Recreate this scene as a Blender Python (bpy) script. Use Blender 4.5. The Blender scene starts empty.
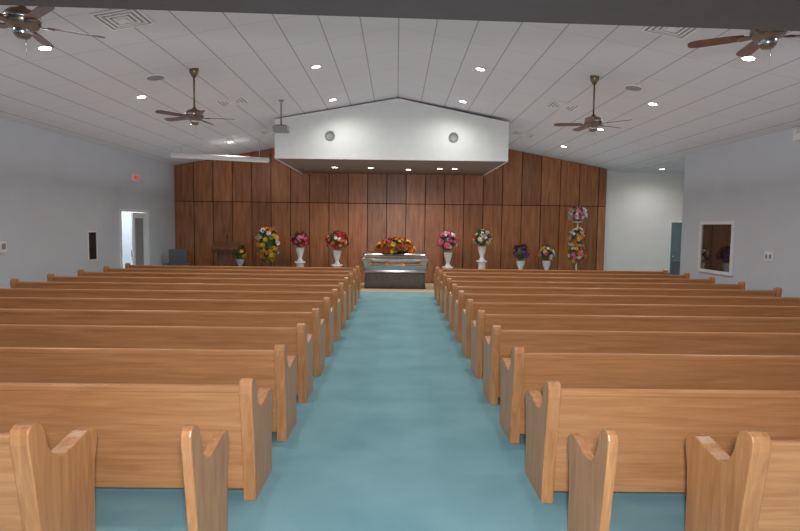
import bpy, bmesh, math, random
from mathutils import Vector, Matrix
random.seed(7)
S=bpy.context.scene
S.view_settings.view_transform='Standard'
S.view_settings.look='None'
S.view_settings.exposure=0.0
COL=S.collection
F=560.0; H=1.95
# ---------------------------------------------------------------- materials
def newmat(name):
    m=bpy.data.materials.new(name); m.use_nodes=True
    nt=m.node_tree; b=nt.nodes['Principled BSDF']
    return m,nt,b
def plain(name,col,rough=0.5,metal=0.0,noise=0.06,scale=6.0,emit=None,spec=0.5):
    m,nt,b=newmat(name)
    b.inputs['Roughness'].default_value=rough; b.inputs['Metallic'].default_value=metal
    b.inputs['Specular IOR Level'].default_value=spec
    tc=nt.nodes.new('ShaderNodeTexCoord'); n=nt.nodes.new('ShaderNodeTexNoise')
    n.inputs['Scale'].default_value=scale; n.inputs['Detail'].default_value=4
    nt.links.new(tc.outputs['Object'],n.inputs['Vector'])
    r=nt.nodes.new('ShaderNodeValToRGB')
    r.color_ramp.elements[0].position=0.3; r.color_ramp.elements[1].position=0.7
    r.color_ramp.elements[0].color=[c*(1-noise) for c in col]+[1]
    r.color_ramp.elements[1].color=[min(1,c*(1+noise)) for c in col]+[1]
    nt.links.new(n.outputs['Fac'],r.inputs['Fac']); nt.links.new(r.outputs['Color'],b.inputs['Base Color'])
    if emit:
        b.inputs['Emission Color'].default_value=(*emit[0],1); b.inputs['Emission Strength'].default_value=emit[1]
    return m
def wood(name,c1,c2,stretch,rough=0.35,scale=3.0,panel=None):
    m,nt,b=newmat(name)
    L=nt.links
    tc=nt.nodes.new('ShaderNodeTexCoord'); mp=nt.nodes.new('ShaderNodeMapping')
    mp.inputs['Scale'].default_value=stretch
    oi=nt.nodes.new('ShaderNodeObjectInfo'); add=nt.nodes.new('ShaderNodeVectorMath'); add.operation='ADD'
    mul=nt.nodes.new('ShaderNodeMath'); mul.operation='MULTIPLY'; mul.inputs[1].default_value=37
    L.new(oi.outputs['Random'],mul.inputs[0])
    L.new(tc.outputs['Object'],add.inputs[0]); L.new(mul.outputs[0],add.inputs[1])
    L.new(add.outputs[0],mp.inputs['Vector'])
    n=nt.nodes.new('ShaderNodeTexNoise'); n.inputs['Scale'].default_value=scale; n.inputs['Detail'].default_value=7
    n.inputs['Roughness'].default_value=0.6; n.inputs['Distortion'].default_value=0.6
    L.new(mp.outputs[0],n.inputs['Vector'])
    r=nt.nodes.new('ShaderNodeValToRGB')
    r.color_ramp.elements[0].position=0.32; r.color_ramp.elements[1].position=0.68
    r.color_ramp.elements[0].color=(*c1,1); r.color_ramp.elements[1].color=(*c2,1)
    L.new(n.outputs['Fac'],r.inputs['Fac'])
    out=r.outputs['Color']
    if panel:
        sp=nt.nodes.new('ShaderNodeSeparateXYZ'); L.new(tc.outputs['Object'],sp.inputs[0])
        def snap(sock,w,off):
            a=nt.nodes.new('ShaderNodeMath'); a.operation='ADD'; a.inputs[1].default_value=off; L.new(sock,a.inputs[0])
            d=nt.nodes.new('ShaderNodeMath'); d.operation='DIVIDE'; d.inputs[1].default_value=w; L.new(a.outputs[0],d.inputs[0])
            f=nt.nodes.new('ShaderNodeMath'); f.operation='FLOOR'; L.new(d.outputs[0],f.inputs[0]); return f.outputs[0]
        cb=nt.nodes.new('ShaderNodeCombineXYZ')
        L.new(snap(sp.outputs['X'],panel[0],panel[1]),cb.inputs[0]); L.new(snap(sp.outputs['Z'],panel[2],0),cb.inputs[1])
        wn=nt.nodes.new('ShaderNodeTexWhiteNoise'); wn.noise_dimensions='3D'; L.new(cb.outputs[0],wn.inputs['Vector'])
        mr=nt.nodes.new('ShaderNodeMapRange'); mr.inputs['To Min'].default_value=0.75; mr.inputs['To Max'].default_value=1.3
        L.new(wn.outputs['Value'],mr.inputs['Value'])
        vm=nt.nodes.new('ShaderNodeVectorMath'); vm.operation='SCALE'; L.new(out,vm.inputs[0]); L.new(mr.outputs[0],vm.inputs['Scale'])
        out=vm.outputs[0]
    L.new(out,b.inputs['Base Color'])
    b.inputs['Roughness'].default_value=rough
    bp=nt.nodes.new('ShaderNodeBump'); bp.inputs['Strength'].default_value=0.05; L.new(n.outputs['Fac'],bp.inputs['Height']); L.new(bp.outputs[0],b.inputs['Normal'])
    return m
M={}
M['oak']=wood('oak_horizontal',(0.46,0.195,0.076),(0.63,0.30,0.128),(0.5,9,9),0.32)
M['oakv']=wood('oak_vertical',(0.44,0.185,0.072),(0.63,0.30,0.125),(9,7,0.7),0.32)
M['panel']=wood('walnut_panelling',(0.22,0.078,0.029),(0.42,0.170,0.068),(5,5,0.5),0.30,scale=2.2,panel=(0.66,7.6,2.72))
M['gap']=plain('panel_joint',(0.02,0.010,0.006),0.8)
M['wall']=plain('painted_wall',(0.60,0.65,0.71),0.75,noise=0.02,scale=2)
M['wallw']=plain('painted_wall_warm',(0.76,0.75,0.74),0.75,noise=0.02,scale=2)
M['soffit']=plain('soffit_paint',(0.76,0.81,0.81),0.7,noise=0.02)
M['white']=plain('white_paint',(0.80,0.81,0.82),0.5,noise=0.02)
M['whitegloss']=plain('white_ceramic',(0.8,0.8,0.8),0.25,noise=0.02)
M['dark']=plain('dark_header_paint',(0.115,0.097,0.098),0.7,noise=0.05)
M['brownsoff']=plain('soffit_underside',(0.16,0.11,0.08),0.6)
M['black']=plain('black_metal',(0.02,0.02,0.02),0.4)
M['steel']=plain('brushed_steel',(0.55,0.55,0.57),0.25,1.0)
M['bronze']=plain('antique_bronze',(0.22,0.17,0.13),0.3,0.9)
M['blade']=wood('fan_blade_wood',(0.08,0.022,0.012),(0.17,0.055,0.027),(3,3,3),0.3)
M['casket']=plain('casket_silver',(0.58,0.52,0.48),0.2,0.95,noise=0.12)
M['copper']=plain('casket_copper',(0.50,0.25,0.13),0.3,0.9)
M['skirt']=plain('bier_drape',(0.13,0.12,0.12),0.7,noise=0.2,scale=14)
M['grey']=plain('grey_upholstery',(0.13,0.135,0.145),0.85,noise=0.15,scale=20)
M['grille']=plain('grille_grey',(0.28,0.29,0.30),0.6)
M['teal']=plain('teal_door_paint',(0.12,0.18,0.20),0.5)
M['lamp']=plain('lamp_lens',(1,1,1),0.4,noise=0,emit=((1.0,0.95,0.86),14.0))
M['red']=plain('exit_red',(0.7,0.03,0.03),0.5,emit=((1,0.05,0.03),0.4))
M['tan']=plain('tan_floor',(0.52,0.40,0.26),0.6,noise=0.1)
M['lectern']=wood('lectern_wood',(0.10,0.035,0.015),(0.20,0.08,0.035),(6,6,0.8),0.35)
M['green']=plain('leaf_green',(0.05,0.12,0.03),0.6,noise=0.4,scale=30)
for k,c in dict(fred=(0.60,0.02,0.03),fpink=(0.80,0.18,0.30),fyel=(0.85,0.55,0.05),fwhite=(0.85,0.80,0.72),forange=(0.78,0.23,0.03),fpurple=(0.26,0.05,0.26),frust=(0.48,0.12,0.035)).items():
    M[k]=plain('petal_'+k[1:],c,0.6,noise=0.2,scale=20)
m,nt,b=newmat('dark_window_glass'); b.inputs['Base Color'].default_value=(0.02,0.02,0.02,1); b.inputs['Roughness'].default_value=0.03
b.inputs['Specular IOR Level'].default_value=0.8; b.inputs['IOR'].default_value=2.2
n=nt.nodes.new('ShaderNodeTexNoise'); n.inputs['Scale'].default_value=1.0
rr_=nt.nodes.new('ShaderNodeMapRange'); rr_.inputs['To Min'].default_value=0.01; rr_.inputs['To Max'].default_value=0.03
nt.links.new(n.outputs['Fac'],rr_.inputs['Value']); nt.links.new(rr_.outputs[0],b.inputs['Roughness']); M['glass']=m
# carpet
m,nt,b=newmat('teal_carpet'); L=nt.links
tc=nt.nodes.new('ShaderNodeTexCoord')
n1=nt.nodes.new('ShaderNodeTexNoise'); n1.inputs['Scale'].default_value=1.6; n1.inputs['Detail'].default_value=5
n2=nt.nodes.new('ShaderNodeTexNoise'); n2.inputs['Scale'].default_value=140; n2.inputs['Detail'].default_value=3
L.new(tc.outputs['Object'],n1.inputs['Vector']); L.new(tc.outputs['Object'],n2.inputs['Vector'])
ad=nt.nodes.new('ShaderNodeMath'); ad.operation='ADD'; L.new(n1.outputs['Fac'],ad.inputs[0]); L.new(n2.outputs['Fac'],ad.inputs[1])
r=nt.nodes.new('ShaderNodeValToRGB'); r.color_ramp.elements[0].position=0.35; r.color_ramp.elements[1].position=0.65
hf=nt.nodes.new('ShaderNodeMath'); hf.operation='MULTIPLY'; hf.inputs[1].default_value=0.5; L.new(ad.outputs[0],hf.inputs[0]); L.new(hf.outputs[0],r.inputs['Fac'])
r.color_ramp.elements[0].color=(0.165,0.335,0.385,1); r.color_ramp.elements[1].color=(0.25,0.445,0.495,1)
L.new(r.outputs['Color'],b.inputs['Base Color']); b.inputs['Roughness'].default_value=0.95; b.inputs['Specular IOR Level'].default_value=0.1
bp=nt.nodes.new('ShaderNodeBump'); bp.inputs['Strength'].default_value=0.25; L.new(n2.outputs['Fac'],bp.inputs['Height']); L.new(bp.outputs[0],b.inputs['Normal'])
M['carpet']=m
# ceiling tiles
m,nt,b=newmat('ceiling_tile'); L=nt.links
tc=nt.nodes.new('ShaderNodeTexCoord'); sp=nt.nodes.new('ShaderNodeSeparateXYZ'); L.new(tc.outputs['Object'],sp.inputs[0])
def seam(sock,w,hw):
    a=nt.nodes.new('ShaderNodeMath'); a.operation='PINGPONG'; a.inputs[1].default_value=w/2; L.new(sock,a.inputs[0])
    c=nt.nodes.new('ShaderNodeMath'); c.operation='LESS_THAN'; c.inputs[1].default_value=hw; L.new(a.outputs[0],c.inputs[0]); return c.outputs[0]
s1=seam(sp.outputs['X'],0.61,0.010); s2=seam(sp.outputs['Y'],1.22,0.010)
h2=nt.nodes.new('ShaderNodeMath'); h2.operation='MULTIPLY'; h2.inputs[1].default_value=0.4; L.new(s2,h2.inputs[0])
mx=nt.nodes.new('ShaderNodeMath'); mx.operation='MAXIMUM'; L.new(s1,mx.inputs[0]); L.new(h2.outputs[0],mx.inputs[1])
n=nt.nodes.new('ShaderNodeTexNoise'); n.inputs['Scale'].default_value=60; L.new(tc.outputs['Object'],n.inputs['Vector'])
mr=nt.nodes.new('ShaderNodeMapRange'); mr.inputs['To Min'].default_value=0.93; mr.inputs['To Max'].default_value=1.05; L.new(n.outputs['Fac'],mr.inputs['Value'])
mix=nt.nodes.new('ShaderNodeMix'); mix.data_type='RGBA'; L.new(mx.outputs[0],mix.inputs['Factor'])
mix.inputs[6].default_value=(0.69,0.70,0.74,1); mix.inputs[7].default_value=(0.38,0.38,0.40,1)
vm=nt.nodes.new('ShaderNodeVectorMath'); vm.operation='SCALE'; L.new(mix.outputs[2],vm.inputs[0]); L.new(mr.outputs[0],vm.inputs['Scale'])
L.new(vm.outputs[0],b.inputs['Base Color']); b.inputs['Roughness'].default_value=0.85
M['ceil']=m

# ---------------------------------------------------------------- mesh helper
class MB:
    def __init__(s,mats): s.bm=bmesh.new(); s.mats=mats
    def mi(s,k):
        if k not in s.mats: s.mats.append(k)
        return s.mats.index(k)
    def face(s,vs,k,smooth=False):
        try: f=s.bm.faces.new(vs)
        except ValueError: return
        f.material_index=s.mi(k); f.smooth=smooth
    def pts(s,P): return [s.bm.verts.new(p) for p in P]
    def prism(s,poly,x0,x1,k,axis='x',mat=None):
        def mk(a,b,t):
            p={'x':(t,a,b),'y':(a,t,b),'z':(a,b,t)}[axis]
            return mat@Vector(p) if mat else Vector(p)
        A=s.pts([mk(a,b,x0) for a,b in poly]); B=s.pts([mk(a,b,x1) for a,b in poly])
        n=len(poly)
        s.face(A[::-1],k); s.face(B,k)
        for i in range(n): s.face([A[i],A[(i+1)%n],B[(i+1)%n],B[i]],k)
    def box(s,x0,x1,y0,y1,z0,z1,k,mat=None):
        s.prism([(x0,y0),(x1,y0),(x1,y1),(x0,y1)],z0,z1,k,'z',mat)
    def loft(s,rings,k,smooth=True,cap=True,closed=True):
        R=[s.pts(r) for r in rings]; n=len(R[0])
        for a,b in zip(R,R[1:]):
            for i in range(n if closed else n-1): s.face([a[i],a[(i+1)%n],b[(i+1)%n],b[i]],k,smooth)
        if cap: s.face(R[0][::-1],k); s.face(R[-1],k)
    def lathe(s,prof,k,c=(0,0,0),seg=24,mat=None,smooth=True,cap=True):
        T=Matrix.Translation(c)
        if mat: T=T@mat
        s.loft([[T@Vector((r*math.cos(2*math.pi*i/seg),r*math.sin(2*math.pi*i/seg),z)) for i in range(seg)] for r,z in prof],k,smooth,cap)
    def obj(s,name,loc=(0,0,0),rot=None,bevel=0,parent=None):
        bmesh.ops.recalc_face_normals(s.bm,faces=s.bm.faces[:])
        me=bpy.data.meshes.new(name); s.bm.to_mesh(me); s.bm.free()
        for k in s.mats: me.materials.append(M[k])
        return inst(name,me,loc,rot,bevel,parent)
def inst(name,me,loc=(0,0,0),rot=None,bevel=0,parent=None):
    o=bpy.data.objects.new(name,me); COL.objects.link(o); o.location=loc
    if rot: o.rotation_euler=rot
    if bevel:
        b=o.modifiers.new('bevel','BEVEL'); b.width=bevel; b.segments=2; b.limit_method='ANGLE'; b.angle_limit=math.radians(40)
    if parent: o.parent=parent
    return o
def boxobj(name,*a):
    m=MB([]); m.box(*a); return m.obj(name)
XW=7.6; YB=19.3; RIDGE=5.32; SL=0.183
zc=lambda x: RIDGE-SL*abs(x)
EAVE=zc(XW)
# ---------------------------------------------------------------- shell
boxobj('floor',-9.7,11.4,-4.2,YB+0.5,-0.1,0,'carpet')
boxobj('front_floor_strip',-3.2,3.2,16.45,YB-0.1,0.0,0.012,'tan')
for nm,sg in (('ceiling_left',-1),('ceiling_right',1)):
    m=MB([]); m.prism([(0,RIDGE),(sg*(XW+.2),zc(XW+.2)),(sg*(XW+.2),zc(XW+.2)+.15),(0,RIDGE+.15)],4.3,YB+0.5,'ceil','y'); m.obj(nm)
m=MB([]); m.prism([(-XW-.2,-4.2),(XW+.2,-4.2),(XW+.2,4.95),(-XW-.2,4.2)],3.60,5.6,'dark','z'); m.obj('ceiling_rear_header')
boxobj('wall_back_entry',-9.7,11.4,-4.4,-4.2,0,3.8,'wall')
DY0,DY1,DZ=15.45,17.25,2.35
m=MB([]); x0,x1=-XW-.2,-XW
m.box(x0,x1,-4.2,DY0,0,EAVE+.1,'wall'); m.box(x0,x1,DY1,YB+.5,0,EAVE+.1,'wall'); m.box(x0,x1,DY0,DY1,DZ,EAVE+.1,'wall'); m.obj('wall_left')
m=MB([]); m.box(-9.7,-9.6,14.6,18.2,0,2.8,'wall'); m.box(-9.6,-XW-.2,14.6,14.7,0,2.8,'wall'); m.box(-9.6,-XW-.2,18.1,18.2,0,2.8,'wall'); m.box(-9.7,-XW-.2,14.6,18.2,2.8,2.9,'wall'); m.obj('wall_vestibule')
m=MB([])
m.box(-XW-.2,-XW+.03,DY0,DY0+.07,0,DZ,'white'); m.box(-XW-.2,-XW+.03,DY1-.07,DY1,0,DZ,'white'); m.box(-XW-.2,-XW+.03,DY0+.07,DY1-.07,DZ-.07,DZ,'white'); m.obj('trim_door_frame')
def leaf(name,T):
    m=MB([]); w=.8; h=DZ-.1
    for b in ((0,.12,0,.045,.02,h),(w-.12,w,0,.045,.02,h),(.12,w-.12,0,.045,.02,.5),(.12,w-.12,0,.045,h-.15,h)): m.box(*b,'white',T)
    m.box(.12,w-.12,.018,.028,.5,h-.15,'grille',T); m.box(w-.09,w-.05,-.05,.0,.95,1.15,'steel',T)
    return m.obj(name)
leaf('door_1',Matrix.Translation((-XW-.10,DY1-.08,0))@Matrix.Rotation(-math.pi/2,4,'Z'))
leaf('door_2',Matrix.Translation((-XW-.14,DY0+.08,0))@Matrix.Rotation(math.radians(160),4,'Z'))
boxobj('wall_right',XW,XW+.2,-4.2,14.9,0,EAVE+.1,'wall')
boxobj('wall_alcove_front',XW+.2,11.4,14.7,14.9,0,EAVE+.1,'wallw')
boxobj('wall_alcove_side',11.2,11.4,14.9,YB+.5,0,EAVE+.1,'wallw')
boxobj('wall_alcove_back',7.25,11.4,YB+.2,YB+.4,0,EAVE+.2,'wallw')
boxobj('ceiling_alcove',XW+.02,11.4,14.9,YB+.5,EAVE-.02,EAVE+.1,'ceil')
for nm,a in (('baseboard_left',(-XW,-XW+.02,-4.2,DY0,0,.12)),('baseboard_right',(XW-.02,XW,-4.2,14.9,0,.12)),('baseboard_alcove',(7.26,9.4,YB+.18,YB+.2,0,.12))):
    boxobj(nm,*a,'white')
m=MB([]); y=YB+.2
m.box(9.5,9.56,y-.05,y,0,2.28,'white'); m.box(10.5,10.56,y-.05,y,0,2.28,'white'); m.box(9.56,10.5,y-.05,y,2.2,2.28,'white')
m.box(9.56,10.5,y-.03,y,0.01,2.2,'teal'); m.box(9.66,10.38,y-.04,y-.03,.25,1.0,'teal'); m.box(9.66,10.38,y-.04,y-.03,1.15,2.05,'teal')
m.lathe([(.03,0),(.03,.06)],'steel',(9.64,y-.03,1.02),12,Matrix.Rotation(math.pi/2,4,'X')); m.obj('door_3')
m=MB([]); XL,XR=-XW,7.20
m.prism([(XL,0),(XR,0),(XR,zc(XR)),(0,RIDGE),(XL,zc(XL))],YB+.03,YB+.2,'gap','y')
w=.66; x=XL; g=.013
while x<XR-.05:
    a=x+g; b=min(x+w,XR)-g
    m.box(a,b,YB,YB+.03,.02,2.72-g,'panel')
    P=[(a,2.72+g),(b,2.72+g),(b,zc(b)-.01)]
    if a<0<b: P.append((0,RIDGE-.01))
    P.append((a,zc(a)-.01)); m.prism(P,YB,YB+.03,'panel','y')
    x+=w
m.obj('wall_front_panelled')
# gabled soffit
cx,hw=-.15,3.07; y0=14.9
m=MB([])
zb,zs,za=3.75,4.70,5.28
m.prism([(cx-hw,zb),(cx+hw,zb),(cx+hw,zs),(0,za),(cx-hw,zs)],y0,YB-.003,'soffit','y')
m.box(cx-hw-.02,cx+hw+.02,y0-.02,y0,zb-.06,zb+.02,'white')
m.box(cx-hw-.02,cx-hw,y0-.02,YB-.02,zb-.06,zb+.02,'white'); m.box(cx+hw,cx+hw+.02,y0-.02,YB-.02,zb-.06,zb+.02,'white')
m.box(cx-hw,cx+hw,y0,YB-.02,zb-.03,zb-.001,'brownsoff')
for s_ in (-1,1):
    xe=cx+s_*hw
    m.prism([(0,za),(xe,zs),(xe,zs-.05),(0,za-.05)],y0-.04,y0,'white','y')
for sx in (-1.62,1.62):
    m.lathe([(.13,0),(.13,.02),(.10,.03),(.10,.015),(.02,.015)],'grille',(cx+sx,y0,4.30),24,Matrix.Rotation(math.pi/2,4,'X'))
m.obj('gabled_soffit')

# ---------------------------------------------------------------- lights
def add_light(name,typ,loc,power,col=(1,.95,.88),size=.08,spot=None,rot=None,parent=None,blend=1):
    l=bpy.data.lights.new(name,typ); l.energy=power; l.color=col
    if typ=='AREA': l.shape='RECTANGLE'; l.size,l.size_y=size
    else: l.shadow_soft_size=size
    if spot: l.spot_size=math.radians(spot); l.spot_blend=blend
    o=bpy.data.objects.new(name,l); COL.objects.link(o); o.location=loc
    if rot: o.rotation_euler=rot
    if parent: o.parent=parent
    return o
canme=None
def can(x,y,z,slope=0,power=45):
    global canme
    if canme is None:
        m=MB([]); m.lathe([(.078,-.004),(.11,-.012),(.12,-.004),(.12,0.0),(.078,.0)],'white',cap=False)
        m.lathe([(.085,-.003),(.001,-.003)],'lamp',cap=False)
        o=m.obj('recessed_ceiling_light'); canme=o.data
    else:
        o=inst('recessed_ceiling_light',canme)
    o.location=(x,y,z); o.rotation_euler=(0,slope,0)
    sp=add_light('lamp_beam','SPOT',(0,0,-.06),power,size=.07,spot=165,parent=o)
    return o
for cxx in (-5,-1.6,1.6,5):
    for cy in (5.2,8.15,11.15,14.0,17.0):
        if abs(cxx)<2 and cy>14.5: continue
        s=math.atan(SL)*(1 if cxx>0 else -1)
        can(cxx,cy,zc(cxx)-.002,s,80)
for xx in (-1.9,-.8,.35,1.3,1.75):
    can(xx,17.2 if xx!=.35 else 17.6,zb-.035,0,75)
for p in ((8.6,16.3),(8.6,18.3),(10.2,15.9)):
    can(p[0],p[1],EAVE-.022,0,75)
for p in ((-4,1.5),(4,1.5),(0,-2)):
    can(p[0],p[1],3.595,0,45)
add_light('camera_flash','POINT',(0.05,-.15,2.25),640,col=(.95,.97,1.0),size=.12)
add_light('ceiling_fill_light','AREA',(0,11.8,2.9),135,col=(1,.98,.98),size=(14.4,14),rot=(math.pi,0,0))  # added fill, no fixture: brightens the ceiling from below for soft bounce
add_light('vestibule_fill_light','POINT',(-8.7,16.4,2.5),80,size=.1)  # unseen fill added to brighten the vestibule behind the doorway

# ---------------------------------------------------------------- pews
END=[(.10,0),(.085,.25),(.03,.62),(0,.80),(0,.855),(.012,.882),(.04,.897),(.08,.893),(.108,.87),(.125,.82),(.145,.74),(.175,.68),(.215,.645),(.27,.635),(.34,.645),(.42,.665),(.49,.675),(.54,.668),(.575,.64),(.585,.60),(.575,.54),(.555,.46),(.545,.3),(.545,0)]
END=[(a*1.13 if a>.1 else a,b) for a,b in END]
def pew_mesh(m,L,T=.088):
    m.prism(END,0,T,'oakv'); m.prism(END,L-T,L,'oakv')
    back=[(.115,.08),(.145,.08),(.075,.80),(.045,.80)]
    m.prism(back,T,L-T,'oak')
    m.prism([(.035,.795),(.085,.795),(.083,.835),(.072,.845),(.042,.845),(.032,.835)],T,L-T,'oak')
    m.prism([(.14,.405),(.57,.43),(.585,.445),(.58,.462),(.56,.465),(.12,.435)],T,L-T,'oak')
    m.prism([(.52,.37),(.545,.37),(.545,.43),(.52,.43)],T,L-T,'oak')
    n=max(1,int(L//2.2))
    for i in range(1,n+1):
        x=L*i/(n+1); m.prism([(.13,0),(.13,.41),(.5,.425),(.48,0)],x-.02,x+.02,'oakv')
LP=6.15
m=MB([]); pew_mesh(m,LP); first=m.obj('pew',(-0.97-LP,3.74,0),bevel=.008); pme=first.data
inst('pew',pme,(1.05,3.74,0),bevel=.008)
for k in range(1,11):
    y=3.74+1.098*k
    inst('pew',pme,(-0.97-LP,y,0),bevel=.008); inst('pew',pme,(1.05,y,0),bevel=.008)
m=MB([]); pew_mesh(m,5.2,.1); o=m.obj('pew',(-1.88-5.2,2.82,0),bevel=.008)
inst('pew',o.data,(1.86,2.82,0),bevel=.008)
m=MB([]); m.prism(END,0,.055,'oakv'); o=m.obj('pew_end_panel',(-1.10,2.82,0),bevel=.008)
inst('pew_end_panel',o.data,(1.11,2.82,0),bevel=.008)

# ---------------------------------------------------------------- ceiling fans
def fan(x,y,zh,rot,me=None):
    zt=zc(x)-zh
    m=MB([])
    m.lathe([(.03,zt-.14),(.075,zt-.06),(.085,zt+.02)],'bronze')
    m.lathe([(.016,.12),(.016,zt-.05)],'bronze',seg=12)
    m.lathe([(.03,.16),(.05,.13),(.11,.11),(.15,.07),(.155,.0),(.13,-.04),(.08,-.06),(.075,-.11),(.05,-.14),(.01,-.145)],'bronze')
    m.lathe([(.157,.045),(.162,.035),(.157,.025)],'steel',cap=False)
    m.lathe([(.078,-.065),(.083,-.085),(.076,-.105)],'steel',cap=False)
    for i in range(5):
        R=Matrix.Rotation(rot+i*2*math.pi/5,4,'Z')@Matrix.Translation((0,0,-.02))@Matrix.Rotation(math.radians(12),4,'X')
        m.prism([(.12,-.02),(.22,-.045),(.26,-.03),(.26,.03),(.22,.045),(.12,.02)],-.006,.006,'bronze','z',R)
        m.prism([(.2,-.05),(.3,-.062),(.6,-.07),(.66,-.06),(.69,-.03),(.69,.03),(.66,.06),(.6,.07),(.3,.062),(.2,.05)],.006,.014,'blade','z',R)
    m.lathe([(.003,-.14),(.003,-.30)],'steel',c=(.03,0,0),seg=6)
    return m.obj('ceiling_fan',(x,y,zh))
fan(-3.55,5.45,3.82,.55); fan(3.55,5.5,3.84,.1); fan(-3.6,10.1,3.84,.2); fan(3.53,10.25,3.84,.5)
def diffuser(x,y,s=.30):
    m=MB([])
    for i,r in enumerate((s,s*.78,s*.56,s*.34)):
        t=.03; z=-.012-.004*i
        for a in ((-r,r,-r,-r+t),(-r,r,r-t,r),(-r,-r+t,-r+t,r-t),(r-t,r,-r+t,r-t)): m.box(*a,z,0,'white')
    m.box(-s*.95,s*.95,-s*.95,s*.95,-.004,0,'grille'); m.box(-.06,.06,-.06,.06,-.03,0,'white')
    m.obj('air_diffuser',(x,y,zc(x)-.003),(0,math.atan(SL)*(1 if x>0 else -1),0))
for s_ in (-1,1):
    for yy in (7.65,12.6,16.4): diffuser(s_*3.65,yy)
def speaker(x,y):
    m=MB([]); m.lathe([(.17,0),(.17,-.012),(.145,-.016)],'white',cap=False); m.lathe([(.147,-.010),(.001,-.014)],'grille',cap=False)
    m.obj('ceiling_speaker',(x,y,zc(x)-.002),(0,math.atan(SL)*(1 if x>0 else -1),0))
speaker(-4.3,10.15); speaker(4.3,10.4)
m=MB([]); zt=zc(2.7)-4.15
m.lathe([(.06,zt),(.06,zt-.02),(.02,zt-.03),(.02,.1)],'grille',seg=14)
m.box(-.17,.17,-.14,.14,-.05,.08,'grille'); m.box(-.13,.13,-.11,.11,.08,.1,'black'); m.lathe([(.05,0),(.05,.05),(.035,.05)],'black',(.06,.14,.01),16,Matrix.Rotation(-math.pi/2,4,'X'))
m.obj('ceiling_projector',(-2.7,13.2,4.15))
m=MB([]); m.lathe([(.03,-1.40),(.07,-1.38),(.08,-1.37),(.08,1.37),(.07,1.38),(.03,1.40)],'whitegloss',mat=Matrix.Rotation(math.pi/2,4,'Y'))
for xx,tt in ((-1.1,.265),(1.1,.64)): m.box(xx-.008,xx+.008,-.008,.008,.07,tt,'steel')
m.obj('projection_screen_case',(-5.2,16.77,3.91),(0,0,math.radians(22)))

# ---------------------------------------------------------------- casket
def rr(lx,ly,r,z,n=6):
    P=[]
    for cx_,cy_,a0 in ((lx-r,ly-r,0),(-lx+r,ly-r,90),(-lx+r,-ly+r,180),(lx-r,-ly+r,270)):
        for i in range(n+1):
            a=math.radians(a0+90*i/n); P.append((cx_+r*math.cos(a),cy_+r*math.sin(a),z))
    return P
ck=bpy.data.objects.new('casket',None); COL.objects.link(ck); ck.location=(-.03,17.6,0.012)
m=MB([]); m.loft([rr(1.00,.30,.08,.50),rr(1.02,.31,.08,.53),rr(1.0,.295,.08,.56),rr(1.0,.30,.08,.60),rr(1.04,.33,.09,.84),rr(1.07,.35,.09,.87),rr(1.07,.35,.09,.90)],'casket'); m.obj('body',parent=ck,bevel=0)
m=MB([]); m.loft([rr(1.08,.36,.10,.903),rr(1.08,.36,.10,.93),rr(1.05,.335,.10,.95),rr(1.03,.32,.12,1.0),rr(1.0,.29,.12,1.06),rr(.95,.22,.12,1.11),rr(.88,.13,.1,1.14),rr(.80,.05,.04,1.15)],'casket'); m.box(-.004,.004,-.365,.365,.9,.96,'black'); m.obj('lid',parent=ck)
m=MB([])
for sy in (-1,1):
    m.lathe([(.016,-.82),(.016,.82)],'copper',(0,sy*.40,.74),12,Matrix.Rotation(math.pi/2,4,'Y'))
    for xx in (-.75,-.25,.25,.75): m.box(xx-.04,xx+.04,sy*.36-.05,sy*.36+.05,.70,.80,'copper')
for sx in (-1,1):
    for sy in (-1,1): m.lathe([(.045,.56),(.035,.6),(.035,.82),(.05,.86)],'copper',(sx*.99,sy*.29,0),12)
m.obj('handles',parent=ck)
m=MB([])
def wav(k,z,amp): 
    P=rr(k[0],k[1],.06,z,20); out=[]
    for i,p in enumerate(P):
        out.append((p[0]*(1+amp*math.sin(i*1.9)),p[1]*(1+3*amp*math.sin(i*1.9)),z))
    return out
m.loft([wav((.95,.28),0,.012),wav((.93,.265),.25,.008),wav((.92,.26),.46,.004),wav((.93,.27),.495,0)],'skirt'); m.obj('draped_bier',parent=ck)

# ---------------------------------------------------------------- flowers
def head(m,p,nrm,s,k):
    nrm=Vector(nrm).normalized(); t=nrm.orthogonal().normalized(); bt=nrm.cross(t)
    ph=random.random()*6
    for ring,(r,up,n) in enumerate(((s,.25*s,6),(s*.6,.55*s,5))):
        for i in range(n):
            a=ph+2*math.pi*i/n; d=t*math.cos(a)+bt*math.sin(a); sd=-t*math.sin(a)+bt*math.cos(a)
            V=m.pts([p,p+d*r*.55+sd*r*.38+nrm*up*.6,p+d*r+nrm*up,p+d*r*.55-sd*r*.38+nrm*up*.6]); m.face(V,k)
    m.lathe([(s*.22,.2*s),(s*.2,.45*s),(s*.02,.6*s)],k,p,6,nrm.to_track_quat('Z','Y').to_matrix().to_4x4())
def leafq(m,p,d,s):
    d=d.normalized(); sd=d.cross(Vector((0,0,1))); sd=(sd.normalized() if sd.length>.01 else Vector((1,0,0)))*s*.2
    V=m.pts([p,p+d*s*.5+sd,p+d*s,p+d*s*.5-sd]); m.face(V,'green')
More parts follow.
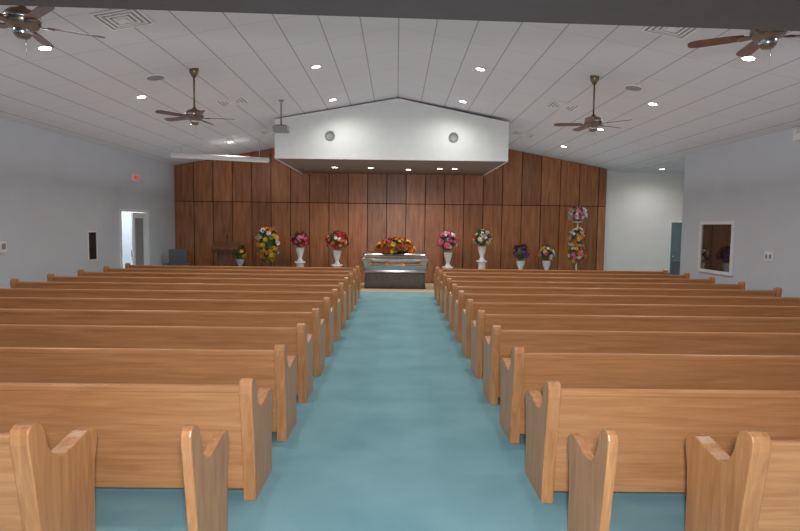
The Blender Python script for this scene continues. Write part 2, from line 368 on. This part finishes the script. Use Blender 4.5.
def blooms(m,c,rx,ry,rz,n,pal,hs=.075,leaves=90,zmin=-.5,leafs=None):
    c=Vector(c)
    ts=(-1.3,-.7,-.2,.3,.8,1.3) if zmin<-.2 else (0,.3,.8,1.3)
    m.loft([[c+Vector((rx*.72*math.cos(a)*math.cos(t),ry*.72*math.sin(a)*math.cos(t),rz*.72*math.sin(t))) for a in [2*math.pi*i/12 for i in range(12)]] for t in ts],'green')
    def rnd():
        while True:
            v=Vector([random.gauss(0,1) for _ in range(3)]).normalized()
            if v.z>zmin: return v
    for i in range(n):
        v=rnd(); q=random.uniform(.78,1.02)
        p=c+Vector((v.x*rx*q,v.y*ry*q,v.z*rz*q)); head(m,p,(v.x/rx,v.y/ry,v.z/rz),hs*random.uniform(.75,1.25),random.choice(pal))
    for i in range(leaves):
        v=rnd(); p=c+Vector((v.x*rx*.7,v.y*ry*.7,v.z*rz*.7)); leafq(m,p,Vector((v.x/rx,v.y/ry,v.z/rz))+Vector((0,0,.3)),random.uniform(.6,1.1)*(leafs or max(.15,rx*.55)))
def vase(m,z0,z1,k='whitegloss',r=.13):
    h=z1-z0
    m.lathe([(r*.75,z0),(r*.8,z0+.03),(r*.45,z0+h*.2),(r*.55,z0+h*.35),(r*.95,z0+h*.7),(r*1.05,z0+h*.9),(r*1.15,z1)],k)
def plinth(m,h,r=.14):
    m.lathe([(r*1.3,0),(r*1.3,.05),(r,.08),(r*.85,.12),(r*.85,h-.1),(r,h-.06),(r*1.3,h-.04),(r*1.3,h)],'white',seg=20)
def arrangement(px,yt,yb,yv,pal,wpx,n=55,y=18.6,tall=False):
    d=y/F; x=(px-396)*d; hy=226+(px-396)*.012
    zt=H+(hy-yt)*d; zb_=H+(hy-yb)*d; rx=wpx*d/2
    m=MB([])
    zv=max(.45,zb_-.42)
    plinth(m,zv); vase(m,zv,zb_+.05)
    blooms(m,(0,0,(zt+zb_)/2),rx,min(rx,.35),(zt-zb_)/2,n,pal,leafs=.2)
    return m.obj('flower_arrangement',(x,y,.0 if abs(x)>3.2 else .012))
arrangement(240,247,260,264,['forange','fyel','fred'],15,30,y=18.8)
arrangement(300,233,249,264,['fred','fpink','fred','fpink'],17,55)
arrangement(337,231,252,264,['fred','forange','fwhite','fred','fred'],22,80)
arrangement(448,231,254,266,['fpink','fwhite','fpink','fpink'],20,80)
arrangement(482,230,248,264,['fwhite','fred','fyel','fwhite'],18,60)
arrangement(521,244,262,264,['fpurple','fred','fpink','fpurple'],16,50)
arrangement(547,246,262,265,['fwhite','fyel','fpink','fwhite'],16,50)
def easel(px,yt,yb,w,pal,y=18.5,n=130):
    d=y/F; x=(px-396)*d; hy=226+(px-396)*.012; zt=H+(hy-yt)*d; zb_=H+(hy-yb)*d
    m=MB([]); 
    for ex,ey in ((-.32,-.15),(.32,-.15),(0,.42)):
        a=Vector((ex,ey,0)); b_=Vector((0,.12,zt-.2)); dd=b_-a
        m.lathe([(.012,0),(.012,dd.length)],'black',a,8,dd.to_track_quat('Z','Y').to_matrix().to_4x4())
    blooms(m,(0,0,(zt+zb_)/2),w*d/2,.2,(zt-zb_)/2,n,pal,.085,190,-1)
    m.obj('easel_flower_spray',(x,y,0))
easel(268,225,262,23,['fyel','fyel','fwhite','fyel','forange'],n=90)
d=18.5/F; x=(577-396)*d
m=MB([])
m.lathe([(.2,0),(.2,.03),(.03,.06),(.025,.5),(.025,2.15)],'white',seg=14); m.lathe([(.14,2.15),(.16,2.18),(.03,2.14)],'white')
blooms(m,(0,0,2.40),.30,.28,.27,60,['fwhite','fpink','fwhite','fwhite'],.08)
blooms(m,(0,0,1.62),.27,.25,.36,60,['fwhite','forange','fyel','fwhite'],.075,80,-1)
blooms(m,(0,0,1.12),.27,.25,.34,55,['forange','fwhite','fpink','fyel'],.075,80,-1)
m.obj('tiered_flower_stand',(x,18.5,0))
m=MB([]); blooms(m,(0,0,0),.64,.30,.40,210,['forange','frust','fred','frust','frust','fyel'],.08,150,-.02,.19)
m.obj('casket_spray',(-.03,17.6,1.165))

# ---------------------------------------------------------------- lectern, chairs, benches
m=MB([]); 
m.box(-.3,.3,-.2,.2,0,.08,'lectern'); m.box(-.24,.24,-.15,.15,.08,1.05,'lectern'); m.box(-.2,.2,-.17,-.15,.2,.95,'lectern')
m.prism([(-.24,1.05),(.24,1.05),(.27,1.38),(-.30,1.16)],-.40,.40,'lectern','x'); m.prism([(-.31,1.15),(-.28,1.15),(-.28,1.22),(-.31,1.22)],-.40,.40,'lectern','x')
m.lathe([(.006,0),(.006,.28)],'black',(.05,0,1.25),8); m.lathe([(.016,.27),(.022,.30),(.016,.34)],'black',(.05,0,1.25),10)
m.obj('lectern',(-5.45,17.9,0),(0,0,math.radians(8)),bevel=.006)
def sofa(name,w,top,loc,rz):
    m=MB([]); w/=2
    m.box(-w,w,.2,.34,.12,top,'grey'); m.box(-w,w,-.3,.2,.12,.46,'grey'); m.box(-w-.12,-w,-.32,.34,.08,.68,'grey'); m.box(w,w+.12,-.32,.34,.08,.68,'grey')
    for xx in (-w-.06,w+.06):
        for yy in (-.28,.28): m.lathe([(.02,0),(.03,.09)],'black',(xx,yy,0),10)
    m.obj(name,loc,(0,0,rz),bevel=.03)
sofa('upholstered_armchair',.55,1.12,(-7.0,17.95,0),.3)
sofa('upholstered_sofa',1.6,1.06,(8.9,16.6,0),math.pi)

# ---------------------------------------------------------------- wall fittings
def wallbox(name,side,y,z,w,h,parts):
    m=MB([]); 
    s=-1 if side=='R' else 1; X=XW if side=='R' else -XW
    for (a0,a1,b0,b1,t0,t1,k) in parts:
        xs=sorted((X+s*t0,X+s*t1)); m.box(xs[0],xs[1],y+a0*w,y+a1*w,z+b0*h,z+b1*h,k)
    m.obj(name,bevel=.003)
wallbox('return_air_grille','L',14.05,1.37,.42,.75,[(-.5,-.42,-.5,.5,0,.02,'white'),(.42,.5,-.5,.5,0,.02,'white'),(-.42,.42,-.5,-.45,0,.02,'white'),(-.42,.42,.45,.5,0,.02,'white'),(-.42,.42,-.45,.45,0,.004,'black')]+[(-.42,.42,-.42+i*.09,-.40+i*.09,.004,.012,'black') for i in range(10)])
wallbox('thermostat','L',10.85,1.46,.18,.22,[(-.5,.5,-.5,.5,0,.03,'white'),(-.3,.3,-.2,.3,.03,.035,'grille')])
wallbox('light_switch_plate','R',11.35,1.43,.26,.2,[(-.5,.5,-.5,.5,0,.012,'white'),(-.3,-.15,-.2,.2,.012,.03,'grille'),(.15,.3,-.2,.2,.012,.03,'grille')])
wallbox('exit_sign','L',16.4,3.26,.36,.2,[(-.5,.5,-.5,.5,0,.05,'white'),(-.4,-.22,-.3,.3,.05,.056,'red'),(-.17,.0,-.3,.3,.05,.056,'red'),(.05,.12,-.3,.3,.05,.056,'red'),(.18,.38,-.3,.3,.05,.056,'red')])
wallbox('emergency_light','R',10.6,3.72,.3,.12,[(-.5,.5,-.5,.5,0,.08,'white'),(-.45,-.1,.5,1.2,.02,.1,'whitegloss'),(.1,.45,.5,1.2,.02,.1,'whitegloss')])
wallbox('window_1','R',13.25,1.54,1.42,1.24,[(-.5,-.44,-.5,.5,0,.04,'white'),(.44,.5,-.5,.5,0,.04,'white'),(-.44,.44,-.5,-.44,0,.04,'white'),(-.44,.44,.44,.5,0,.04,'white'),(-.44,.44,-.44,.44,0,.01,'glass')])

wd=bpy.data.worlds.new('world'); S.world=wd; wd.use_nodes=True
wd.node_tree.nodes['Background'].inputs[0].default_value=(.5,.55,.6,1); wd.node_tree.nodes['Background'].inputs[1].default_value=.3
cam=bpy.data.cameras.new('camera'); co=bpy.data.objects.new('camera',cam); COL.objects.link(co); S.camera=co
cam.sensor_width=36; cam.lens=F/800*36; cam.clip_start=.05
R=Matrix.Rotation(math.radians(-.41),4,'Z')@Matrix.Rotation(math.radians(90-4.0),4,'X')@Matrix.Rotation(math.radians(.7),4,'Z')
co.matrix_world=Matrix.Translation((0,0,H))@R
